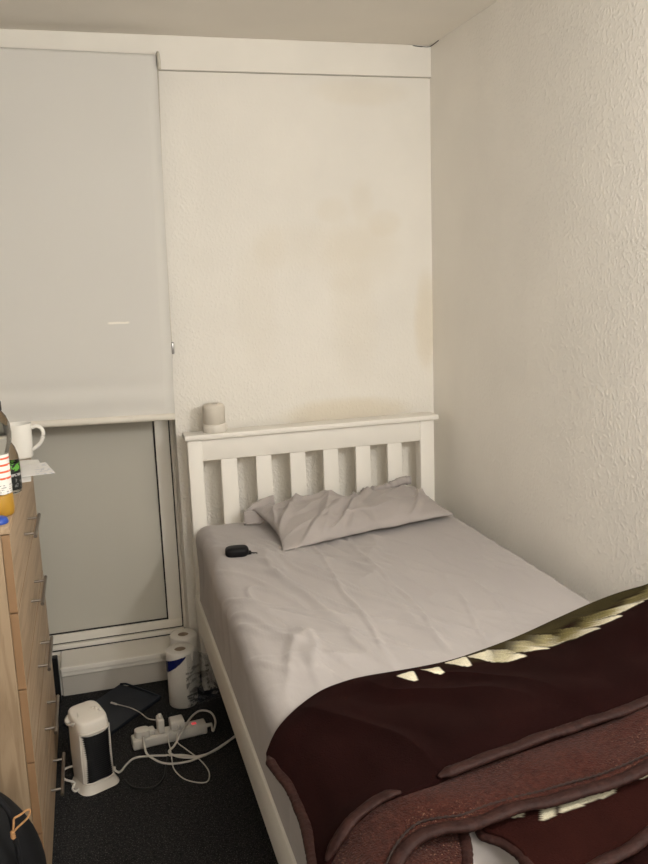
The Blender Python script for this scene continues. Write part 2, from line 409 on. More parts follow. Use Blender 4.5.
struct('trim_5', nbox((SX, -.022, .083), (OX+.02, 0, SILL-.022), .004), M['upvc'])           # moulding under the sill
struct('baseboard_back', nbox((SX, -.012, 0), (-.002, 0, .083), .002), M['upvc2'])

# black block added for the deep shade in the gap left of the sill
t = tag(obj('shade_block', nbox((-1.70, -.062, 0), (SX-.004, -.036, .186), .004), M['blackp'], None, False), 'black block added as shade in the gap between dresser and window sill', 'shade_block')

# ------------------------------------------------------------------ roller blind
BY = -.08
bl = thing('roller_blind', 'pale grey roller blind pulled down over most of the window', 'blind', (-1.5, BY, 1.05))
def tl(x, z0, k=.0085):  # the blind hangs very slightly out of level
    return z0 - (x+1.06)*k*-1
XB0, XB1 = XL+.02, -1.042
def blind_pt(u, v):
    x = XB0 + (XB1-XB0)*u
    xr = x - .021*(v)*(1 if True else 0)
    zt = 2.318 + (x+1.04)*-.012; zb = 1.068 + (x+1.06)*-.022
    z = zt + (zb-zt)*v
    y = BY + .0035*math.exp(-((v-.905)/.02)**2) - .004*math.exp(-((v-.945)/.022)**2) + .002*math.sin(v*5+u*2)
    return (x + (-.022)*v, y, z)
bm = grid(24, 160, blind_pt); fab = obj('blind_fabric', bm, M['blind'], bl, base=(0, 0, 0)); sd = fab.modifiers.new('s', 'SOLIDIFY'); sd.thickness = .0012
bm = bmesh.new()
pts = [Vector((XB0 + (XB1-XB0)*i/20 - .022, BY-.002, 1.066 + (XB0+(XB1-XB0)*i/20+1.06)*-.022)) for i in range(21)]
tube(bm, pts, .008, 10, flat=1.6); obj('bottom_bar', bm, M['bar'], bl)
bm = bmesh.new(); tube(bm, [Vector((XB0, BY+.022, 2.306+.011)), Vector((XB1-.004, BY+.022, 2.306))], .019, 20); obj('roller_tube', bm, M['blind'], bl)
bm = bmesh.new(); box(bm, (XB1-.001, BY-.002, 2.285), (XB1+.011, BY+.064, 2.328), .005); br = obj('bracket', bm, M['steel'], bl)
bm = bmesh.new(); tube(bm, spline([(XB1+.007, BY-.003, 2.27), (XB1+.006, BY-.010, 2.295), (XB1+.006, BY-.006, 2.315), (XB1+.007, BY+.02, 2.330)], 5), .006, 8); obj('chain_guard', bm, M['bead'], br)
bm = bmesh.new()
for dy in (.004, .032): tube(bm, spline([(XB1+.004, BY+dy, 2.29), (XB1-.008, BY+dy, 1.9), (XB1-.015, BY+dy+.006, 1.34)], 12), .0017, 6)
obj('bead_chain', bm, M['bead'], bl)
obj('chain_weight', nbox((XB1-.018, BY+.004, 1.295), (XB1-.007, BY+.042, 1.338), .003), M['steel'], bl)

# ------------------------------------------------------------------ bed
bed = thing('bed_frame', 'white painted wooden single bed with slatted headboard', 'bed', (-.55, -1.1, 0))
HY0, HY1 = -.172, -.082
W = M['bed']
def part(name, a, b, bev=.004, m=W, p=bed): return autosmooth(obj(name, nbox(a, b, bev), m, p))
part('headboard_post', (-1.034, -.155, 0), (-.980, -.098, .985)); part('headboard_post', (-.124, -.155, 0), (-.066, -.098, .985))
part('headboard_cap', (-1.044, HY0, .985), (-.052, HY1, 1.0045), .004)
part('headboard_rail', (-.981, -.148, .902), (-.123, -.106, .986), .003)
SL = [-.91, -.853, -.78, -.72, -.648, -.589, -.52, -.455, -.389, -.325, -.257, -.195]
for i in range(6):
    c = (SL[2*i]+SL[2*i+1])/2 - .002; part('headboard_slat', (c-.030, -.143, .34), (c+.030, -.125, .904), .002)
part('headboard_rail', (-.981, -.148, .24), (-.123, -.106, .34), .003)
part('side_rail', (-1.042, -2.09, .27), (-1.018, -.150, .392), .003)
part('side_rail', (-.088, -2.09, .27), (-.064, -.150, .392), .003)
part('footboard', (-1.034, -2.135, .2), (-.066, -2.1, .42), .004)
part('footboard_post', (-1.034, -2.145, 0), (-.980, -2.09, .44)); part('footboard_post', (-.124, -2.145, 0), (-.066, -2.09, .44))
for k in range(9): part('bed_slat', (-1.016, -.36-.2*k, .322), (-.088, -.29-.2*k, .34), .002)

# mattress in its fitted sheet
mt = thing('mattress', 'single mattress in a creased grey fitted sheet', 'mattress', (-.55, -1.1, .345))
obj('mattress_core', nbox((-.965, -2.06, .345), (-.135, -.2, .62), .05, 4), M['mattress'], mt)
def ridge(p, s, ang, st, w):
    c, sn = math.cos(ang), math.sin(ang)
    q = Vector(((p[0]*c+p[1]*sn)*s, (-p[0]*sn+p[1]*c)*s*st, .3))
    q += .35*Vector((noise.noise(Vector(p)*3.1), noise.noise(Vector(p)*3.1+Vector((9, 2, 0))), 0))
    return max(0, 1-abs(noise.noise(q))/w)**1.5
def sheet_h(x, y):
    ed = min(1, max(0, (-.25-x)/.4))
    h = .004*noise.noise(Vector((x*3.2, y*2.4, 1.3)))
    m1 = .5+.5*noise.noise(Vector((x*2.1, y*1.7, 7))); m2 = .5+.5*noise.noise(Vector((x*2.6, y*2.1, 17)))
    h += .0065*ridge((x, y, 0), 5.2, .22, .16, .16)*(.25+.75*ed)*(.3+m1)
    h += .0055*ridge((x+.4, y, 0), 8.0, -.10, .14, .16)*(.2+.8*ed)*(.3+m2)
    h += .0040*ridge((x, y+.7, 0), 11, .42, .16, .18)*(.25+.75*ed)*(.3+m1)
    h += .0030*ridge((x+2, y+.2, 0), 7, .75, .2, .13)*m2
    h += .0042*ridge((x+5, y, 0), 15, .35, .2, .2)*ed*(.3+m2)
    return h*2.1*(1-.92*min(1, max(0, (-1.38-y)/.16)))*(1-.85*min(1, max(0, (y+.55)/.12)))
NX, NY = 240, 330
X0s, X1s, Y0s, Y1s, ZT, ZB, RR = -1.033, -.074, -2.085, -.160, .672, .394, .06
def prof(s, a, b, r, drop):
    """s in [0,1] -> (coordinate, fall) across a soft box from a to b with the sides hanging by drop"""
    side = drop-r; arc = r*PI/2; flat = b-a-2*r; tot = 2*side+2*arc+flat; d = s*tot
    if d < side: return a, drop-d
    d -= side
    if d < arc: t = d/r; return a+r-r*math.cos(t), r-r*math.sin(t)
    d -= arc
    if d < flat: return a+r+d, 0
    d -= flat
    if d < arc: t = d/r; return b-r+r*math.sin(t), r-r*math.cos(t)
    d -= arc; return b, r+d
bm = bmesh.new()
def sheet_pt(u, v):
    x, fx = prof(u, X0s, X1s, RR, ZT-ZB); y, fy = prof(v, Y0s, Y1s, RR, ZT-ZB)
    z = ZT-fx-fy
    if fx > 0 and fy > 0:   # rounded hanging corner
        z = ZT-math.hypot(fx, fy) if max(fx, fy) < RR else ZT-max(fx, fy)
        cx = X0s+RR if x < -.5 else X1s-RR; cy = Y0s+RR if y < -1 else Y1s-RR
        dv = Vector((x-cx, y-cy))
        if dv.length > RR: dv *= RR/dv.length; x, y = cx+dv.x, cy+dv.y
    z = max(z, ZB)
    top = max(0, 1-fx/.08)*max(0, 1-fy/.08)
    h = sheet_h(x, y)
    z += h*top
    left = 1 if x < -.9 else 0
    bulge = 0
    if left:
        sag = math.sin(min(1, max(0, fx/(ZT-ZB)))*PI)
        bulge = .004*sag - .030*max(0, min(1, (-y-.3)/1.2))*min(1, max(0, 1-fx/.3))
        bulge += (.007*noise.noise(Vector((y*5, z*4, 2)))+.005*ridge((y, z, 0), 7, .3, .3, .25))*min(1, fx/.05)*max(0, min(1, (ZT-ZB-fx)/.12))
        bulge *= max(0, min(1, (X0s+.22-x)/.22))
    return (x+bulge, y, z)
grid(NX, NY, sheet_pt, bm); sh = obj('fitted_sheet', bm, M['sheet'], mt)

# ------------------------------------------------------------------ pillow
pil = thing('pillow', 'rumpled grey pillow lying against the white headboard', 'pillow', (-.45, -.33, .62))
FL, FR, BR, BL_ = Z(283, 552, .69), Z(454, 514, .695), Vector((-.135, -.20, .722)), Vector((-.83, -.235, .728))
def pil_pt(u, v, top):
    c = (FL*(1-u)+FR*u)*(1-v) + (BL_*(1-u)+BR*u)*v
    a, b = 2*u-1, 2*v-1
    k = max(0, 1-abs(a)**3.2)**.55*max(0, 1-abs(b)**2.6)**.6
    pinch = Vector(((.5-u)*.06*(1-k)*math.sin(v*PI), (.5-v)*.03*(1-k)*math.sin(u*PI), 0))
    wr = .019*ridge((c.x, c.y, 0), 6, -.75, .25, .2)+.016*ridge((c.x+3, c.y, 0), 9, -.4, .25, .2)+.008*ridge((c.x+1, c.y, 0), 14, -1.1, .3, .25)-.008+.012*noise.noise(Vector((c.x*6, c.y*8, 4)))
    c = c+pinch
    if top: c.z += .054*k + wr*min(1, k*1.6)
    else: c.z -= .026*k
    if not (0 < u < 1 and 0 < v < 1): c.z += .006*noise.noise(Vector((c.x*22, c.y*22, 1)))
    c.y += .012*noise.noise(Vector((c.x*12, v*3, 8)))*(1-v)
    c.z += .010*v*v*noise.noise(Vector((c.x*14, 3, 8)))
    c.z = max(c.z, ZT+.020)
    return c
bm = bmesh.new(); grid(150, 80, lambda u, v: pil_pt(u, v, True), bm); grid(150, 80, lambda u, v: pil_pt(u, v, False), bm)
bmesh.ops.remove_doubles(bm, verts=bm.verts, dist=.0004); bmesh.ops.recalc_face_normals(bm, faces=bm.faces)
obj('pillowcase', bm, M['pillow'], pil)
# loose ends of the case: a rolled flap at the back, a tail at the left
bm = bmesh.new()
fp = [p for p in [at(px, py, 1, -.20) for px, py in ((361, 492), (372, 491), (384, 488.5), (393, 485), (402, 481), (410, 480))]]
tube(bm, spline(fp, 9), .02, 12, rfun=lambda i: .017+.006*noise.noise(Vector((i*.45, 2, 5)))-.008*(1 if i < 2 else 0)); obj('case_flap', bm, M['pillow'], pil)
def tail_pt(u, v):
    p = Vector((-.74, -.235, .765)).lerp(Vector((-.855, -.25+.02*v, .735)), u) + Vector((-.01*v, -.085*v*(1-.45*u), -.05*v))
    return p+Vector((0, 0, .010*math.sin(v*9+u*4)+.008*noise.noise(Vector((u*5, v*6, 3)))))
bm = grid(16, 16, tail_pt); o = obj('case_tail', bm, M['pillow'], pil); o.modifiers.new('s', 'SOLIDIFY').thickness = .004

# ------------------------------------------------------------------ little black case on the sheet
c = Z(237, 553, .69)
cs = thing('earphone_case', 'small black earphone case lying on the grey sheet left of the pillow', 'case', (c.x, c.y, .675))
def cbox(u, v):
    th, ph = 2*PI*u, PI*(v-.5); e = .55
    f = lambda w, p: math.copysign(abs(w)**p, w)
    return Vector((.038*f(math.cos(ph), .5)*f(math.cos(th), e), .027*f(math.cos(ph), .5)*f(math.sin(th), e), .0165*f(math.sin(ph), .7)))
bm = grid(49, 25, cbox); bmesh.ops.remove_doubles(bm, verts=bm.verts, dist=.0003); bmesh.ops.recalc_face_normals(bm, faces=bm.faces)
bmesh.ops.rotate(bm, verts=bm.verts, cent=(0, 0, 0), matrix=Matrix.Rotation(-.12, 3, 'Z')); bmesh.ops.translate(bm, verts=bm.verts, vec=(c.x, c.y, .696))
body = obj('case_shell', bm, M['blacksoft'], cs)
zc_ = .688
bm = bmesh.new(); box(bm, (c.x+.030, c.y-.011, zc_-.006), (c.x+.046, c.y+.003, zc_+.006), .003); obj('loop_tab', bm, M['blacksoft'], cs)
bm = ntube([(c.x+.042, c.y-.004, zc_), (c.x+.058, c.y-.009, zc_-.002), (c.x+.074, c.y-.004, zc_-.003), (c.x+.086, c.y-.010, zc_-.004), (c.x+.080, c.y-.022, zc_-.004), (c.x+.060, c.y-.014, zc_-.003)], .0024, 7)
obj('wrist_loop', bm, M['blackp'], cs)

# ------------------------------------------------------------------ diffuser on the headboard
dc = Vector((-.927, -.127, 1.0045))
df = thing('air_freshener', 'white cylindrical air freshener standing on the headboard end', 'air freshener', dc)
bm = bmesh.new(); rings = []
prof_ = [(.036, .030), (.0405, .034), (.0405, .092), (.0385, .100), (.034, .104), (.017, .105), (.0165, .097)]
seg = 72
for r, z in prof_:
    rings.append([bm.verts.new(dc+Vector(((r+(.0006*math.cos(k*PI) if .033 < z < .093 else 0))*math.cos(2*PI*k/seg), (r+(.0006*math.cos(k*PI) if .033 < z < .093 else 0))*math.sin(2*PI*k/seg), z))) for k in range(seg)])
for A, B in zip(rings, rings[1:]):
    for k in range(seg): bm.faces.new((A[k], A[(k+1) % seg], B[(k+1) % seg], B[k]))
autosmooth(obj('ribbed_body', bm, M['ribwhite'], df), 50)
autosmooth(obj('base', nlathe([(.040, 0), (.0435, .003), (.0435, .028), (.041, .0315), (.03, .032)], dc, 48), M['white'], df), 50)
obj('vent', nlathe([(.0165, .097), (.0, .0968)], dc, 24, False), M['blackp'], df)

# ------------------------------------------------------------------ blanket
def pts3(l): return [Z(*p) if p[2] > .3 else Vector(p) for p in l]
def clampx(v): 
    if v.x > -.014: v = Vector((-.014, v.y, v.z))
    return v
bk = thing('blanket', 'dark brown fleece blanket with gold leaf border heaped on the bed foot', 'blanket', (-.5, -1.7, .665))
A_top = resample(spline([Z(*p) for p in ((266, 753, .664), (272, 738, .677), (281, 724, .687), (298, 707, .695), (320, 691, .700), (342, 682, .702), (365, 676, .702), (415, 667.5, .702), (450, 660, .702), (485, 648.5, .707), (520, 635, .718), (556, 618.5, .734), (592, 602.5, .755), (620, 592, .780), (652, 583, .814))]), 240)
A_bot = resample(spline([Z(*p) for p in ((318, 888, .652), (324, 868, .662), (331, 852, .675), (342, 834, .695), (356, 817, .71), (378, 802, .722), (392, 795.5, .73), (407, 792.5, .733), (426, 785, .737), (445, 776, .74), (460, 770, .742), (498, 755.5, .748), (535, 742.5, .752), (576, 728, .758), (611, 716.5, .768), (648, 703, .782), (690, 688, .80), (740, 671, .815))] + [Vector((-.016, -1.70, .845))]), 240)
A_left = resample(spline([Z(*p) for p in ((266, 753, .664), (276, 770, .662), (290, 788, .657), (302, 815, .652), (310, 845, .649), (318, 888, .652))]), 120)
A_right = resample([A_top[-1], Vector((-.016, -1.64, .84)), A_bot[-1]], 120)
# leaves along the border: tip and root in the plane of the bed
tips = [(383, 672.5, 15, 3.6, 0), (418, 680, 20, 5.6, 0), (444.5, 672.5, 23, 5.6, 0), (472, 665.5, 26, 5.4, .05), (497.5, 661.5, 29, 5.0, .2), (527.5, 656.5, 44, 5.8, .6), (550.5, 649, 46, 6.0, .8), (572, 638.5, 48, 6.2, .9), (601, 628.5, 54, 6.6, 1), (623, 617, 54, 6.6, 1), (644.5, 607.5, 58, 6.8, 1), (668, 597, 58, 6.8, 1), (690, 588, 58, 6.8, 1)]
BROWN = (.0092, .0023, .0021)
def proj(P):
    q = Vector(P)-CAM; d = q.dot(FWD); return 324+FPX*q.dot(RGT)/d, 432-FPX*q.dot(UPV)/d
LEAF = []
def plan_leaves(pos):
    """lay every leaf out in the plane of the cloth: tip, axis and cross direction in metres"""
    for tx, ty, ln, hh, g in tips:
        z = min(pos, key=lambda P: (proj(P)[0]-tx)**2+(proj(P)[1]-ty)**2).z
        T = Z(tx, ty, z).xy; e1 = (Z(tx+1, ty, z)-Z(tx, ty, z)).xy; e2 = (Z(tx, ty+1, z)-Z(tx, ty, z)).xy
        LEAF.append((T, e1, e2, ln, hh, g))
def leaf_col(p, olive):
    col = Vector(BROWN).lerp(Vector((.040, .033, .014)), olive)
    q = p.xy
    for T, e1, e2, ln, hh, g in LEAF:
        d = q-T; det = e1.x*e2.y-e1.y*e2.x
        a = (d.x*e2.y-d.y*e2.x)/det; b = (e1.x*d.y-e1.y*d.x)/det
        s = -a/ln
        if s < 0 or s > 1.05: continue
        w = (hh*1.04*min(1, s*2.2)**.85*(1-.2*max(0, s-.5)) if g > .3 else hh*1.15*min(1, s*4.5)**.8*(1-.8*max(0, s-.35)/.65)) + .5*noise.noise(Vector((a*.35, b*.3, g)))
        n = b + (10.5*s**.72 if g > .3 else 5.6*min(1, s*4))
        if w <= abs(n) < w+1.6 and g > .1 and s > .12: col = col.lerp(Vector((.016, .011, .006)), max(0, 1-(abs(n)-w)/1.6)*min(1, (1.05-s)/.3))
        if abs(n) < w:
            stn = abs(noise.noise(Vector((n*1.6, s*2.2, 3+tx_seed(T)))))
            k = max(0, min(1, 1.08-1.15*s+.6*(stn-.25)+.12*n/hh))
            cream = Vector((.74, .69, .54)); gold = Vector((.25, .215, .09)); dk = Vector((.036, .029, .012))
            c2 = dk.lerp(gold, min(1, k*2.4)) if k < .42 else gold.lerp(cream, min(1, (k-.42)/.4))
            c2 = c2.lerp(cream, (1-g)*.8)*(1-.45*stn*g)
            col = col.lerp(c2, max(0, min(1, (w-abs(n))/.7))*(1 if g < .3 else max(0, min(1, (1.05-s)/.3))))
    return col
def tx_seed(T): return (T.x*37) % 5
def coons(T, B, L, R_, u, v):
    nT = len(T)-1; nL = len(L)-1
    def g(c, n, t): 
        f = t*n; i = min(int(f), n-1); return c[i].lerp(c[i+1], f-i)
    a, b = g(T, nT, u), g(B, nT, u); l, r = g(L, nL, v), g(R_, nL, v)
    return a*(1-v)+b*v + l*(1-u)+r*u - (T[0]*(1-u)*(1-v)+T[-1]*u*(1-v)+B[0]*(1-u)*v+B[-1]*u*v)
NU, NV = 420, 190
PP = []
for i in range(NU):
    u = i/(NU-1); col_ = []
    t0 = coons(A_top, A_bot, A_left, A_right, u, 0)
    for j in range(NV):
        v = (j/(NV-1))**1.35; p = coons(A_top, A_bot, A_left, A_right, u, v)
        e = min(1, v*7)*min(1, (1-v)*6)*min(1, u*10)
        ww = .018*noise.noise(Vector((p.x*4.5, p.y*4.5, 2)))+.010*noise.noise(Vector((p.x*11, p.y*8, 5)))
        ww += .012*ridge((p.x, p.y, 0), 4.5, .45, .35, .3)-.006
        p.z += e*ww + .018*math.sin(v*PI)*min(1, u*5)
        col_.append(clampx(p))
    PP.append((u, t0, col_))
plan_leaves([p for u, t0, c in PP[::2] for p in c[:90:2]])
bm = bmesh.new(); cl = bm.verts.layers.float_color.new('pattern'); V = []
for u, t0, col_ in PP:
    row = []
    t1 = coons(A_top, A_bot, A_left, A_right, min(1, u+.01), 0) - coons(A_top, A_bot, A_left, A_right, max(0, u-.01), 0)
    outn = Vector((-t1.y, t1.x, 0)).normalized(); fall = max(.0, t0.z-.676); ol = max(0, min(1, (u-.42)/.2))
    for q in (3, 2, 1):     # the fold rolling down behind the top edge
        ang = q/3*PI*.62; rr_ = fall*.5
        vv = bm.verts.new(clampx(t0 + outn*(math.sin(ang)*rr_*.55) - Vector((0, 0, rr_*(1-math.cos(ang))*1.3))))
        vv[cl] = (*leaf_col(t0, ol), 1); row.append(vv)
    for p in col_:
        dt = (p.xy-t0.xy).length
        vv = bm.verts.new(p); vv[cl] = (*leaf_col(p, ol*max(0, min(1, 1-(dt-.022-.040*u)/.014))), 1); row.append(vv)
    V.append(row)
for i in range(NU-1):
    for j in range(len(V[0])-1): bm.faces.new((V[i][j], V[i][j+1], V[i+1][j+1], V[i+1][j]))
o = obj('fleece_top', bm, M['fleece'], bk); s = o.modifiers.new('s', 'SOLIDIFY'); s.thickness = .010; s.offset = -1
def hem(name, curve, r, up=.0, seed=0):
    L_ = sum((b-a).length for a, b in zip(curve, curve[1:])); n = max(60, int(L_/.0026)); d = L_/(n-1)
    c = [clampx(p+Vector((0, .005*noise.noise(Vector((i*d*13, seed*3, 0))), up+.004*noise.noise(Vector((i*d*11, seed, 6)))))) for i, p in enumerate(resample(curve, n))]
    bm = bmesh.new(); tube(bm, c, r, 12, flat=.6, rfun=lambda i: r*min(1, .3+i*d/.03, .3+(n-1-i)*d/.03)*(1+.10*noise.noise(Vector((i*d*160, seed, 0)))+.14*noise.noise(Vector((i*d*28, seed, 4)))))
    return obj(name, bm, M['hem'], bk)
hem('binding', A_left[4:], .0105, .0, 1)
xa, xb = Z(403, 791, .735).x, Z(436, 777, .742).x
hem('binding', [p for p in A_bot[8:] if p.x < xa], .0105, .002, 2)
hem('binding', [p for p in A_bot if p.x > xb], .0115, .004, 3)
# second layer: rust reverse side folded out below the top layer
def off(c, dpy, dz): return [Vector((p.x, p.y+dpy, p.z+dz)) for p in c]
B_bot = resample(spline([Z(*p) for p in ((372, 915, .677), (385, 890, .685), (397, 863, .695), (410, 845, .704), (424, 834.5, .709), (444, 829.5, .711), (466, 827, .711), (489, 818, .712), (518, 809, .714), (547, 802, .717), (576, 793.5, .722), (605, 785.5, .728), (634, 774, .738), (648, 767.5, .744), (690, 748, .758), (740, 727, .77))] + [Vector((-.016, -1.85, .80))]), 200)
B_top = resample([p for p in off(A_bot, .035, -.016)], 200)
B_left = resample([B_top[0], B_bot[0]], 60); B_right = resample([B_top[-1], B_bot[-1]], 60)
def layer(T, B, L, R_, nu, nv, amp, arch, seed, paint=None):
    bm = bmesh.new(); cl = bm.verts.layers.float_color.new('pattern'); V = []
    for i in range(nu):
        row = []
        for j in range(nv):
            u, v = i/(nu-1), j/(nv-1); p = coons(T, B, L, R_, u, v)
            e = min(1, v*5)*min(1, (1-v)*5)*min(1, u*8)
            p.z += e*amp*(noise.noise(Vector((p.x*6, p.y*9, seed)))+.5*noise.noise(Vector((p.x*15, p.y*15, seed)))) + arch*math.sin(v*PI)
            vv = bm.verts.new(clampx(p)); vv[cl] = (*(paint(p) if paint else BROWN), 1); row.append(vv)
        V.append(row)
    for i in range(nu-1):
        for j in range(nv-1): bm.faces.new((V[i][j], V[i][j+1], V[i+1][j+1], V[i+1][j]))
    return bm
o = obj('fleece_reverse', layer(B_top, B_bot, B_left, B_right, 180, 60, .010, .012, 11), M['rust'], bk); s = o.modifiers.new('s', 'SOLIDIFY'); s.thickness = .010; s.offset = -1
hem('binding', B_bot, .0125, .001, 5)
bm = bmesh.new(); tube(bm, [clampx(p+Vector((0, .018, .0085))) for p in resample(B_bot, 300)], .0016, 5, rfun=lambda i: .0012+.0009*(i % 3)); obj('stitching', bm, M['thread'], bk)
# third layer: dark face again, with a few cream leaves
C_bot = resample(spline([Z(*p) for p in ((540, 900, .672), (575, 881, .677), (605, 864, .683), (628, 851, .688), (648, 837, .692), (690, 812, .70), (740, 788, .71))] + [Vector((-.018, -1.97, .73))]), 160)
C_top = resample(off(B_bot[84:], .03, -.030), 160)
C_left = resample(spline([C_top[0], Z(486, 829, .678), Z(506, 845, .675), Z(524, 860, .674), C_bot[0]]), 60); C_right = resample([C_top[-1], C_bot[-1]], 60)
CL = []
for q in (((540, 809), (553.5, 804), (554, 821), (541, 825)), ((559.5, 803), (615, 789), (615, 803), (560, 820)), ((640, 781), (660, 772), (660, 788), (641, 794)), ((511, 816), (522, 812), (522, 820), (513, 822))):
    CL.append([Z(*p, .69).xy for p in q])
def c_paint(p):
    q = p.xy
    for poly in CL:
        ins = True; sgn = None
        for a, b in zip(poly, poly[1:]+poly[:1]):
            cr_ = (b.x-a.x)*(q.y-a.y)-(b.y-a.y)*(q.x-a.x)
            if sgn is None: sgn = cr_ > 0
            elif (cr_ > 0) != sgn: ins = False; break
        if ins: return (.42, .39, .29)
    return (.015, .0038, .0029)
o = obj('fleece_under', layer(C_top, C_bot, C_left, C_right, 170, 80, .008, .014, 21, c_paint), M['fleece'], bk); s = o.modifiers.new('s', 'SOLIDIFY'); s.thickness = .008; s.offset = -1
hem('binding', C_left[6:], .0115, .002, 7); hem('binding', C_bot, .0115, .003, 8)
# the layer hanging on below the third hem
G_b = resample(spline([Z(560, 985, .64), Z(640, 945, .66), Z(740, 890, .68)] + [Vector((-.018, -2.10, .70))]), 100); G_t = resample(off(C_bot, .02, -.016), 100)
o = obj('fleece_underlay', layer(G_t, G_b, resample([G_t[0], G_b[0]], 40), resample([G_t[-1], G_b[-1]], 40), 90, 30, .004, .004, 41), M['fleece'], bk); s = o.modifiers.new('s', 'SOLIDIFY'); s.thickness = .006; s.offset = -1
# fourth corner peeping out below on the left
E_r = resample(spline([Z(461, 822, .690), Z(465, 842, .683), Z(467, 864, .678), Z(468, 892, .675)]), 40)
E_l = resample([Z(404, 840, .690), Z(392, 915, .672)], 40)
E_t = resample([E_l[0], E_r[0]], 60); E_b = resample([E_l[-1], E_r[-1]], 60)
o = obj('fleece_corner', layer(E_t, E_b, E_l, E_r, 60, 40, .004, .006, 31), M['rust'], bk); s = o.modifiers.new('s', 'SOLIDIFY'); s.thickness = .006; s.offset = -1
hem('binding', E_r, .010, .002, 9)

# ------------------------------------------------------------------ chest of drawers
DX, DY0, DY1, DH, DD = -1.564, -.284, -1.172, 1.018, .405
dr = thing('chest_of_drawers', 'light oak five drawer chest with steel bar handles', 'chest of drawers', (DX-DD/2, (DY0+DY1)/2, 0))
TH = .018; FX = DX-.019
part2 = lambda n, a, b, m, bev=.0012: autosmooth(obj(n, nbox(a, b, bev), m, dr))
part2('side_panel', (DX-DD, DY1, 0), (FX-.001, DY1+TH, DH-.0187), M['oak_z']); part2('side_panel', (DX-DD, DY0-TH, 0), (FX-.001, DY0, DH-.0187), M['oak_z'])
part2('top_panel', (DX-DD, DY1-.001, DH-.0185), (DX+.001, DY0+.001, DH), M['oak_y'])
part2('back_panel', (DX-DD+.001, DY1+TH, .03), (DX-DD+.006, DY0-TH, DH-.0187), M['oak_z'])
part2('plinth', (FX-.03, DY1+TH, 0), (FX-.012, DY0-TH, .05), M['oak_y'])
zt = [.9330, .7430, .5478, .3525, .1580]
zb = [.7460, .5508, .3555, .1610, .0290]
zt = [1.568-(1.568-z)*.9 for z in (.936, .7209, .504, .2889)]; pit = .1940
tops = zt + [zt[-1]-pit]
M['oak_edge2'] = M['oak_edge']
HZ = [.0, .0, .0, .0, .0]
hy = (-.60, -.83)
for k in range(5):
    a = tops[k]-.0022; b_ = (tops[k+1]+.0016) if k < 4 else .028
    bm = bmesh.new(); box(bm, (FX, DY1, b_), (DX, DY0, a), .0012)
    d = obj('drawer', bm, [M['oak_y'], M['oak_edge']], dr, False)
    for p in d.data.polygons:
        if abs(p.normal.x) < .6: p.material_index = 1
    zc = (a+b_)/2 - .009
    yc = (DY0+DY1)/2-.01; hl = .112; pp = .08
    h = obj('handle', bmesh.new(), M['chrome'], d, base=(DX, yc, zc))
    bm = bmesh.new()
    tube(bm, [Vector((DX+.031, yc-hl, zc)), Vector((DX+.031, yc+hl, zc))], .005, 14)
    for s_ in (-1, 1): tube(bm, [Vector((DX-.002, yc+s_*pp, zc)), Vector((DX+.03, yc+s_*pp, zc))], .0038, 12)
    bmesh.ops.translate(bm, verts=bm.verts, vec=-Vector((DX, yc, zc))); bm.to_mesh(h.data); bm.free()
    for p in h.data.polygons: p.use_smooth = True
    autosmooth(h, 50)

# ------------------------------------------------------------------ things on the chest
bc = Z(1.0, 508, DH); bc = Vector((-1.586, -1.065, DH))
bt = thing('juice_bottle', 'clear plastic bottle of orange squash with white label on the chest', 'bottle', bc)
pr = [(.024, 0), (.0285, .005), (.0300, .018), (.0290, .050), (.0275, .056), (.0275, .150), (.030, .158), (.0385, .180), (.0405, .200), (.0385, .222), (.031, .243), (.0225, .255), (.0215, .259), (.0215, .264)]
autosmooth(obj('bottle_shell', nlathe(pr, bc, 40), M['bottle'], bt), 70)
obj('juice', nlathe([(.022, .003), (.027, .007), (.0285, .018), (.0275, .050), (.0265, .053), (.0, .053)], bc, 40, False), M['juice'], bt)
o = obj('bottle_label', nlathe([(.0282, .056), (.0284, .058), (.0284, .150), (.0282, .152)], bc, 40, False), M['label'], bt)
obj('cap', nlathe([(.0228, .255), (.0240, .257), (.0240, .276), (.022, .279), (.013, .280), (.012, .290), (.006, .292)], bc, 28), M['blackp'], bt)
sc_ = Vector((-1.585, -.84, DH))
sb = thing('small_bottle', 'small clear bottle with black and green label behind the squash bottle', 'bottle', sc_)
pr = [(.024, 0), (.030, .005), (.031, .02), (.0305, .055), (.0305, .090), (.029, .105), (.023, .125), (.014, .140), (.0125, .147), (.0125, .155)]
autosmooth(obj('bottle_shell', nlathe(pr, sc_, 36), M['bottle'], sb), 70)
obj('bottle_label', nlathe([(.0312, .012), (.0316, .014), (.0316, .082), (.0312, .084)], sc_, 36, False), M['dlabel'], sb)
obj('cap', nlathe([(.0135, .148), (.0145, .150), (.0145, .166), (.013, .168)], sc_, 24), M['blackp'], sb)
mc = Vector((-1.588, -.37, DH))
mug = thing('mug', 'tall white mug at the far end of the chest', 'mug', mc)
pr = [(.030, 0), (.037, .002), (.039, .008), (.0405, .06), (.0415, .110), (.041, .112), (.0400, .111), (.039, .06), (.036, .01), (.0, .009)]
obj('mug_body', nlathe(pr, mc, 40, False), M['ceramic'], mug)
a_ = -.15
hp = []
for r, z in ((.040, .095), (.056, .101), (.072, .092), (.076, .073), (.067, .049), (.051, .033), (.038, .026)):
    hp.append(mc+Vector((r*math.cos(a_), r*math.sin(a_), z)))
obj('handle', ntube(hp, .0052, 10, 8, flat=1.2), M['ceramic'], mug)
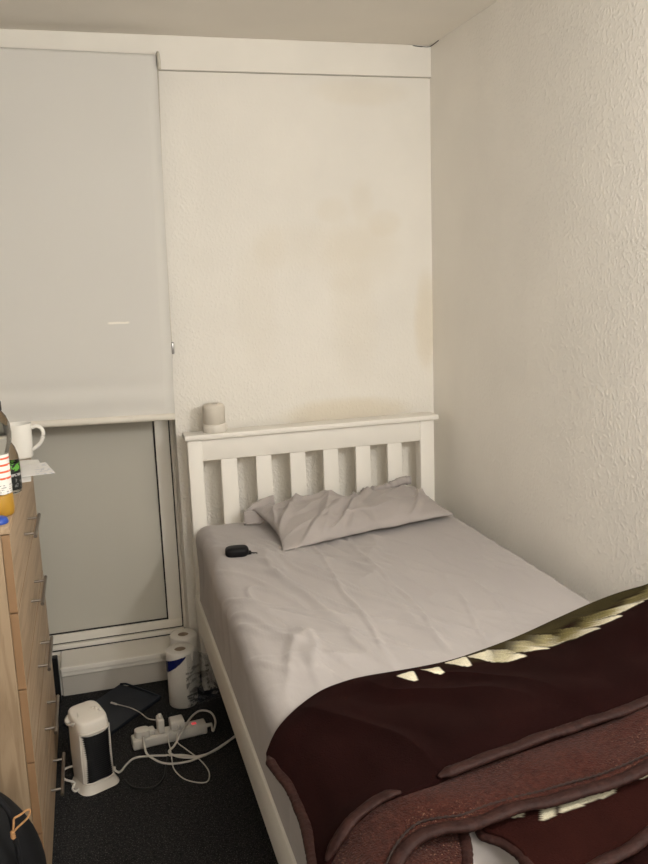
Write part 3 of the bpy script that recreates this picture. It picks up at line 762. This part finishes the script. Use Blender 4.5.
def sheetp(name, corners, z, m, lab, curl):
    c = sum((Vector((p[0], p[1], 0)) for p in corners), Vector())/4
    def f(u, v):
        p = Vector(corners[0]).lerp(Vector(corners[1]), u).lerp(Vector(corners[3]).lerp(Vector(corners[2]), u), v)
        return Vector((p.x, p.y, z+curl*max(0, p.x-DX)*2+.0012*noise.noise(Vector((p.x*20, p.y*20, z*900)))))
    bm = grid(16, 16, f); o = obj(name, bm, m, None, True, base=(c.x, c.y, z)); o.modifiers.new('s', 'SOLIDIFY').thickness = .0006
    return tag(o, lab, 'paper', 'papers on the chest of drawers')
Zp = lambda x, y: Z(x, y, DH+.003).xy.to_3d()
sheetp('paper', [Zp(12, 461), Zp(38, 459), Zp(43, 466), Zp(14, 479)], DH+.0025, M['paper'], 'plain white sheet under the printed note on the chest', -.02)
sheetp('letter', [Zp(21, 466), Zp(46, 463.5), Zp(55.5, 474.5), Zp(20, 478)], DH+.0052, M['note'], 'printed white note overhanging the front edge of the chest', .01)
sheetp('envelope', [Zp(2, 466), Zp(31, 476), Zp(31, 480.5), Zp(4, 485)], DH+.0008, M['paper'], 'lowest white sheet of the papers beside the small bottle', 0)
bp = Vector((-1.590, -1.135, DH))
o = thing('bottle_lid', 'round blue plastic lid at the near front corner of the chest', 'lid', bp)
obj('lid_shell', nlathe([(.023, 0), (.024, .002), (.022, .010), (.017, .014), (.009, .016), (.004, .0163)], bp, 32), M['blue'], o)

# ------------------------------------------------------------------ backpack
bgc = Vector((-1.73, -1.36, 0))
bg = thing('backpack', 'black backpack with a tan cord pull in front of the chest side', 'bag', bgc)
def sell(u, v, rx, ry, rz, e1, e2, c):
    th, ph = 2*PI*u, PI*(v-.5); f = lambda w, p: math.copysign(abs(w)**p, w)
    return Vector(c)+Vector((rx*f(math.cos(ph), e1)*f(math.cos(th), e2), ry*f(math.cos(ph), e1)*f(math.sin(th), e2), rz*f(math.sin(ph), e1)))
def bag_pt(u, v):
    p = sell(u, v, .185, .11, .235, .62, .7, (0, 0, .235)); p.x *= 1-.25*max(0, (p.z-.2)/.27)**2
    p += .010*Vector((noise.noise(p*7), noise.noise(p*7+Vector((5, 0, 0))), .4*noise.noise(p*7+Vector((0, 9, 0)))))
    p.z = max(p.z, .002); return p+bgc
bm = grid(64, 40, bag_pt); bmesh.ops.remove_doubles(bm, verts=bm.verts, dist=.0006); bmesh.ops.recalc_face_normals(bm, faces=bm.faces)
obj('bag_body', bm, M['bag'], bg)
def pocket_pt(u, v):
    p = sell(u, v, .13, .05, .15, .6, .7, (-.04, -.095, .19)); p += .006*Vector((noise.noise(p*9), noise.noise(p*9+Vector((5, 0, 0))), 0)); p.z = max(p.z, .004); return p+bgc
bm = grid(48, 30, pocket_pt); bmesh.ops.remove_doubles(bm, verts=bm.verts, dist=.0006); bmesh.ops.recalc_face_normals(bm, faces=bm.faces)
obj('front_pocket', bm, M['bag'], bg)
def on_bag(px, py): return at(px, py, 1, -1.475)
zp = [on_bag(*p) for p in ((-14, 796), (0, 806), (9, 818), (13, 836), (17, 852), (22, 880))]
obj('zip_tape', ntube([p+Vector((0, .015, 0)) for p in zp], .008, 8, 8, flat=.7), M['bagdark'], bg)
cp = [on_bag(*p) for p in ((12.8, 833), (13.6, 824), (14.2, 818.5), (20, 815), (26, 810.5), (29.5, 810), (30, 813), (27.5, 818), (22, 823.5), (17.5, 827.5), (14.5, 831))]
pull = obj('cord_pull', ntube(cp, .0024, 8, 8), M['cord'], bg)
kp = on_bag(12.7, 834.5)
bm = bmesh.new(); tube(bm, [kp+Vector((.001*math.sin(i*3), 0, .008-.0022*i)) for i in range(9)], .005, 8, rfun=lambda i: .0042+.0012*(i % 2)); obj('cord_knot', bm, M['cord'], pull)

# ------------------------------------------------------------------ fan heater
hc = Vector((-1.449, -.625, 0)); hr = .42
ht = thing('fan_heater', 'white tower fan heater with black louvred grille on the carpet', 'heater', hc)
def HT(x, y, z):  # local -> world: y forward is -y local; slight tower rake
    v = Matrix.Rotation(hr, 3, 'Z') @ Vector((x, y, z*.91)); return hc+v
Hh = .262
def hprof(t, w, d):
    """rounded plan: flat-ish bowed front, round back; t in 0..1"""
    a = 2*PI*t; f = lambda q, p: math.copysign(abs(q)**p, q)
    return w*f(math.cos(a), .42), d*f(math.sin(a), .6)
bm = bmesh.new(); rings = []
lev = [(.016, .98), (.03, 1.0), (.12, 1.02), (.2, 1.0), (.240, .98), (.254, .95), (.260, .90), (.2625, .80)]
for z, k in lev:
    ring = []
    for i in range(56):
        x, y = hprof(i/56, .053*k, .056*k); ring.append(bm.verts.new(HT(x, y+.004+.10*(z-.13)*.25, z+ (.012*(y/.056) if z > .23 else 0))))
    rings.append(ring)
for A, B in zip(rings, rings[1:]):
    for i in range(56): bm.faces.new((A[i], A[(i+1) % 56], B[(i+1) % 56], B[i]))
bm.faces.new(rings[0][::-1]); bm.faces.new(rings[-1])
body = autosmooth(obj('heater_body', bm, M['heater'], ht), 60)
def front(x, z): return -.0565*(1-min(1, abs(x/.056))**4.2)**.6 + .004+.10*(z-.13)*.25
def gr_pt(u, v):
    x = -.0475+.095*u; z = .034+.176*v+.012*(1-(2*u-1)**2)*(v-.5)*-1; y = front(x, z)-.0045
    return HT(x, y+.0008*math.cos(v*2*PI*22), z)
bm = grid(20, 200, gr_pt); g_ = obj('grille', bm, M['grille'], ht); s = g_.modifiers.new('s', 'SOLIDIFY'); s.thickness = .004
bm = bmesh.new()
loop = [HT(-.049, front(-.049, .038)-.004, .034+.182*i/10) for i in range(11)] + [HT(-.049+.098*i/10, front(-.049+.098*i/10, .216)-.0055, .216) for i in range(1, 11)] + [HT(.049, front(.049, .2)-.004, .216-.182*i/10) for i in range(1, 11)] + [HT(.049-.098*i/10, front(.049-.098*i/10, .034)-.0055, .034) for i in range(1, 10)]
tube(bm, loop, .0035, 6, closed=True); obj('bezel', bm, M['heater'], ht)
bm = bmesh.new()
def foot_pt(u, v):
    x, y = hprof(u, .066-.013*v**1.2, .066-.010*v); return HT(x, y-.004, .002+.028*v**1.4)
grid(57, 8, foot_pt, bm); bmesh.ops.remove_doubles(bm, verts=bm.verts, dist=.0004); bmesh.ops.holes_fill(bm, edges=[e for e in bm.edges if e.is_boundary])
bmesh.ops.recalc_face_normals(bm, faces=bm.faces); autosmooth(obj('foot', bm, M['heater'], ht), 60)
# carrying handle lip at the back left of the head, dial and buttons
dm = Vector((-.046, .018, .250))
bm = bmesh.new(); seg = 28
rot = Matrix.Rotation(-.55, 3, 'Y')
rr_ = []
for r, z in ((.016, -.030), (.022, -.014), (.0245, 0), (.0235, .004), (.018, .004), (.0165, -.004), (.0, -.005)):
    rr_.append([bm.verts.new(HT(*(dm+rot @ Vector((r*math.cos(2*PI*k/seg), r*1.25*math.sin(2*PI*k/seg), z))))) for k in range(seg)])
for A, B in zip(rr_, rr_[1:]):
    for k in range(seg): bm.faces.new((A[k], A[(k+1) % seg], B[(k+1) % seg], B[k]))
bmesh.ops.remove_doubles(bm, verts=bm.verts, dist=.0003)
obj('dial', bm, M['dial'], ht)
for k in range(3):
    b_ = HT(.026+.007*k-.004, .016-.012*k, .2655-.001*k); obj('button', nbox(b_-Vector((.004, .004, .006)), b_+Vector((.004, .004, .006)), .002), M['heater'], ht)
# mains lead: coil on the left, then off to the plug on the strip
c1 = [HT(-.03, .055, .05), HT(-.075, .05, .055), HT(-.085, .03, .035), HT(-.062, .01, .02), HT(-.075, -.005, .012), HT(-.072, -.02, .008), HT(-.058, -.018, .01)]
obj('lead_coil', ntube(c1, .0036, 8, 10), M['cable'], ht)
bm = bmesh.new(); tube(bm, [HT(.05, -.01, .03), HT(.066, -.018, .026)], .007, 10, rfun=lambda i: .008-.002*i); obj('lead_grommet', bm, M['heater'], ht)
F = lambda x, y, z=.006: Z(x, y, z)
lead = [HT(.06, -.018, .024), F(120, 772, .012), F(127, 764), F(135, 758), F(150, 756), F(165, 755.5), F(182, 755, .007), F(196, 756.5, .007), F(212, 752), F(225, 744), F(236, 735), F(250, 724)]
obj('mains_lead', ntube(lead, .0036, 8, 10), M['cable'], ht)

# ------------------------------------------------------------------ navy board on the floor
q = [Z(120, 683.8, .012), Z(160.8, 697, .012), Z(101, 740, .012), Z(62, 723, .012)]
bm = bmesh.new(); vs = [bm.verts.new(Vector((p.x, p.y, zz))) for zz in (.001, .013) for p in q]
bm.faces.new(vs[3::-1]); bm.faces.new(vs[4:])
for i in range(4): bm.faces.new((vs[i], vs[(i+1) % 4], vs[4+(i+1) % 4], vs[4+i]))
bmesh.ops.recalc_face_normals(bm, faces=bm.faces); bmesh.ops.bevel(bm, geom=list(bm.edges), offset=.003, segments=2, affect='EDGES')
cq = sum(q, Vector())/4
fo = thing('folder', 'flat navy folder lying on the carpet under the window sill', 'folder', (cq.x, cq.y, 0))
autosmooth(obj('cover', bm, M['navy'], fo))
bm = bmesh.new(); tube(bm, resample([q[1]+Vector((0, 0, .002)), q[0]+Vector((.01, 0, .004)), q[0]+Vector((0, -.01, .004))], 8), .004, 8); obj('spine', bm, M['navy'], fo)

# ------------------------------------------------------------------ socket strip with plugs
sa, sb_ = Vector((-1.322, -.468, 0)), Vector((-1.066, -.440, 0))
sdir = (sb_-sa); SLn = sdir.length; sang = math.atan2(sdir.y, sdir.x)
st = thing('extension_lead', 'white socket strip with red lit switch on the carpet', 'extension lead', (sa+sb_)/2)
def ST(x, y, z): return sa + Matrix.Rotation(sang, 3, 'Z') @ Vector((x, y, z))
def stbox(bm, a, b, bev):
    vs = box(bm, a, b, bev); bmesh.ops.rotate(bm, verts=vs, cent=(0, 0, 0), matrix=Matrix.Rotation(sang, 3, 'Z')); bmesh.ops.translate(bm, verts=vs, vec=sa); return bm
autosmooth(obj('strip_body', stbox(bmesh.new(), (0, -.026, 0), (SLn, .026, .036), .006), M['strip'], st), 50)
sw = obj('switch', stbox(bmesh.new(), (SLn-.050, -.007, .034), (SLn-.034, .007, .0385), .0015), M['neon'], st); sw['label'] = 'lit red rocker switch'
for k in range(4):
    obj('socket', stbox(bmesh.new(), (.010+.05*k, -.021, .0355), (.054+.05*k, .021, .0372), .0006), M['plug'], st)
bm = bmesh.new(); tube(bm, [ST(SLn-.002, 0, .018), ST(SLn+.022, 0, .018)], .008, 12, rfun=lambda i: .008-.0025*i); obj('lead_sleeve', bm, M['strip'], st)
sl = [ST(SLn+.02, 0, .018), F(213, 731, .02), F(215.5, 722, .02), F(212, 713.5, .02), F(205, 710.5, .03), F(197, 712, .04), F(189, 720, .045), F(181, 734, .046), F(174, 746, .02), F(169, 753, .016), F(167, 762, .006), F(168.5, 768, .005)]
obj('lead', ntube(sl[:9]+[F(169, 752, .02), F(180, 757, .016), F(199, 757, .015), F(213, 751, .008), F(233, 738, .008), F(252, 725, .008)], .0036, 8, 10), M['cable'], st)
def plug(name, x, size, h, lab, roundp=False, n=None):
    o = thing(name, lab, 'plug', ST(x, 0, .0375), 'plugs and chargers in the socket strip')
    bm = bmesh.new()
    if roundp:
        prof_ = [(1.0, 0), (1.0, .012), (.93, .022), (.6, .026)]
        rings = []
        for k, z in prof_:
            rings.append([bm.verts.new(ST(x+size[0]*k*math.copysign(abs(math.cos(a))**.7, math.cos(a)), size[1]*k*math.copysign(abs(math.sin(a))**.7, math.sin(a)), .0375+z)) for a in [2*PI*i/32 for i in range(32)]])
        for A, B in zip(rings, rings[1:]):
            for i in range(32): bm.faces.new((A[i], A[(i+1) % 32], B[(i+1) % 32], B[i]))
        bm.faces.new(rings[0][::-1]); bm.faces.new(rings[-1])
    else: stbox(bm, (x-size[0], -size[1], .0375), (x+size[0], size[1], .0375+h), .005)
    autosmooth(obj('plug_body', bm, M['plug'], o), 50); return o
p1 = plug('plug', .036, (.026, .022), .026, 'round white mains plug at the left end of the strip', True)
obj('plug_lead', ntube([ST(.036, -.022, .045), F(146, 752, .035), F(153, 758.5, .018), F(163, 763, .008), F(176, 763.5, .012), F(190, 761, .012), F(200, 757, .015)], .0036, 8, 10), M['cable'], p1)
p2 = plug('usb_charger', .100, (.011, .022), .052, 'tall narrow white charger standing up in the strip')
obj('pin_cap', stbox(bmesh.new(), (.094, -.006, .0885), (.106, .006, .101), .002), M['plug'], p2)
p3 = plug('usb_charger', .156, (.024, .023), .034, 'squat square white charger next to the switch')
obj('usb_tip', stbox(bmesh.new(), (.152, -.036, .05), (.162, -.022, .058), .002), M['cable'], p3)
p4 = plug('plug', .068, (.011, .016), .02, 'small low white plug between the round plug and tall charger')
# loose charging cables
o = thing('charging_cable', 'thin white cable with bare end lying across the navy folder', 'cable', F(132, 710), 'thin white charging cables')
obj('wire', ntube([ST(.093, -.004, .082), F(148, 718.5, .075), F(140, 712.5, .045), F(131, 708, .022), F(122, 705.5, .0165), F(116, 704, .0165)], .002, 7, 10), M['cable'], o)
obj('connector', ntube([F(116.5, 704.2, .018), F(113.5, 703.3, .018), F(111, 702.6, .018)], .0038, 8, 4), M['plug'], o)
o = thing('charging_cable', 'thin white cable looping forward from the squat charger', 'cable', F(190, 770), 'thin white charging cables')
obj('wire', ntube([ST(.157, -.034, .054), F(177, 741, .03), F(186, 749, .018), F(196, 756.5, .014), F(204, 764, .003), F(209, 772, .003), F(208.5, 780, .003), F(203, 782.7, .003), F(192, 781.5, .003), F(182, 777.5, .003), F(174, 769, .003), F(172, 760, .018), F(170.5, 750, .018), F(168, 738, .03), ST(.128, -.015, .045)], .002, 7, 10), M['cable'], o)
o = thing('power_cable', 'black cable curling over the carpet beside the heater', 'cable', F(140, 789))
obj('wire', ntube([F(124, 780, .004), F(128, 784.5, .003), F(134, 788, .003), F(146, 789, .003), F(157, 786, .003), F(164, 778, .003), F(166, 768, .003), F(168, 757, .003), F(166, 750, .003)], .0044, 7, 10), M['bcable'], o)

# ------------------------------------------------------------------ kitchen rolls and their torn wrapper
rolls = [(Vector((-1.118, -.215, 0)), 'white kitchen roll in the torn wrapper, nearer of the pair'), (Vector((-1.092, -.088, 0)), 'white kitchen roll standing behind the nearer one by the sill')]
RH, RR2 = .218, .053
for c, lab in rolls:
    o = thing('kitchen_roll', lab, 'kitchen roll', c, 'kitchen rolls in the torn pack')
    autosmooth(obj('paper_wind', nlathe([(.02, .001), (RR2-.004, .0), (RR2, .005), (RR2, RH-.006), (RR2-.004, RH), (.021, RH-.001), (.0205, RH-.03)], c, 48, False), M['tissue'], o), 60)
    obj('cardboard_core', nlathe([(.0208, RH-.004), (.0195, RH-.004), (.0195, .004), (.0208, .004)], c, 28, False), M['tube'], o)
wc = rolls[0][0]
wp = bmesh.new(); ink = wp.verts.layers.float_color.new('ink'); V = []
n_u, n_v = 150, 70
def wrap_path(s):
    """plan of the film: round the near roll's front, on to the right, back along the bed side"""
    a0, a1 = math.radians(188), math.radians(318); r = RR2+.003
    l1 = r*(a1-a0); l2 = .095; l3 = .10; tot = l1+l2+l3; d = s*tot
    if d < l1:
        a = a0+d/r; return Vector((wc.x+r*math.cos(a), wc.y+r*math.sin(a), 0)), 0
    e = Vector((wc.x+r*math.cos(a1), wc.y+r*math.sin(a1), 0)); d -= l1
    if d < l2: return e+Vector((.97, .24, 0)).normalized()*d, d/l2
    e = e+Vector((.97, .24, 0)).normalized()*l2; d -= l2
    return e+Vector((-.45, .9, 0)).normalized()*d, 1
for i in range(n_u):
    s = i/(n_u-1); p0, k = wrap_path(s); row = []
    lf = s*(2.0)   # upper edge: low at the left where torn, rising then collapsing to the right
    Ht = .178+.03*min(1, s*3.2) if s < .3 else (.208 if s < .45 else .208-.05*min(1, (s-.45)/.35))
    for j in range(n_v):
        v = j/(n_v-1); z = .003+Ht*v
        amp = .0055*min(1, max(0, (s-.34)/.12))
        nn = Vector((noise.noise(Vector((s*16, z*38, 1))), noise.noise(Vector((s*16, z*38, 7))), .4*noise.noise(Vector((s*22, z*30, 3)))))
        p = p0+Vector((0, 0, z))+nn*amp
        if s > .34: p += Vector((-.2, .1, 0))*max(0, v-.72)*min(1, (s-.34)*5)*.35
        p.z = max(.002, p.z)
        x = s; al = (.05 if s < .30 else .22)+.55*max(0, abs(nn.x)-.12)*min(1, amp*180); c = (.46, .45, .43)
        # blue band slanting down to the left
        edge_hi = Ht; t_ = s/.30
        if s < .31 and 0.138+.067*t_**1.5 < z < .200+.006*t_: c = (.010, .016, .13); al = .96
        elif .28 < s < .80:
            q = noise.noise(Vector((s*9, z*85, 11)))+.3*noise.noise(Vector((s*50, z*90, 2)))
            if .008 < z < .055 and q > -.12: c = (.025, .03, .05); al = .75 if noise.noise(Vector((s*6, z*190, 5))) > -.2 else .3
            elif s < .58 and .055 < z < .16 and q > .12: c = (.03, .03, .035); al = .6
        vv = wp.verts.new(p); vv[ink] = (*c, al); row.append(vv)
    V.append(row)
for i in range(n_u-1):
    for j in range(n_v-1): wp.faces.new((V[i][j], V[i+1][j], V[i+1][j+1], V[i][j+1]))
wo = thing('plastic_wrapper', 'torn clear wrapper with blue print around the kitchen rolls', 'wrapper', (wc.x+.03, wc.y, 0))
obj('film', wp, M['film'], wo)

# ------------------------------------------------------------------ light
def lamp(name, loc, e, r, col):
    l = bpy.data.lights.new(name, 'POINT'); l.energy = e; l.shadow_soft_size = r; l.color = col
    o = bpy.data.objects.new(name, l); COL.objects.link(o); o.location = loc; return o
lamp('room_lamp', (-.30, -2.75, 1.86), 55, .045, (1, .975, .935))
lamp('fill_lamp', (-.85, -3.75, 2.15), 43, .25, (1, .98, .945))  # soft unseen lamp added to fill the shadows left by the key
w = bpy.data.worlds.new('world'); SC.world = w; w.use_nodes = True
w.node_tree.nodes['Background'].inputs[0].default_value = (.05, .05, .06, 1); w.node_tree.nodes['Background'].inputs[1].default_value = .2
vs = SC.view_settings; vs.view_transform = 'Standard'; vs.look = 'None'; vs.exposure = 0; vs.gamma = 1; vs.use_curve_mapping = False
SC.cycles.max_bounces = 12; SC.cycles.diffuse_bounces = 8; SC.cycles.transparent_max_bounces = 16
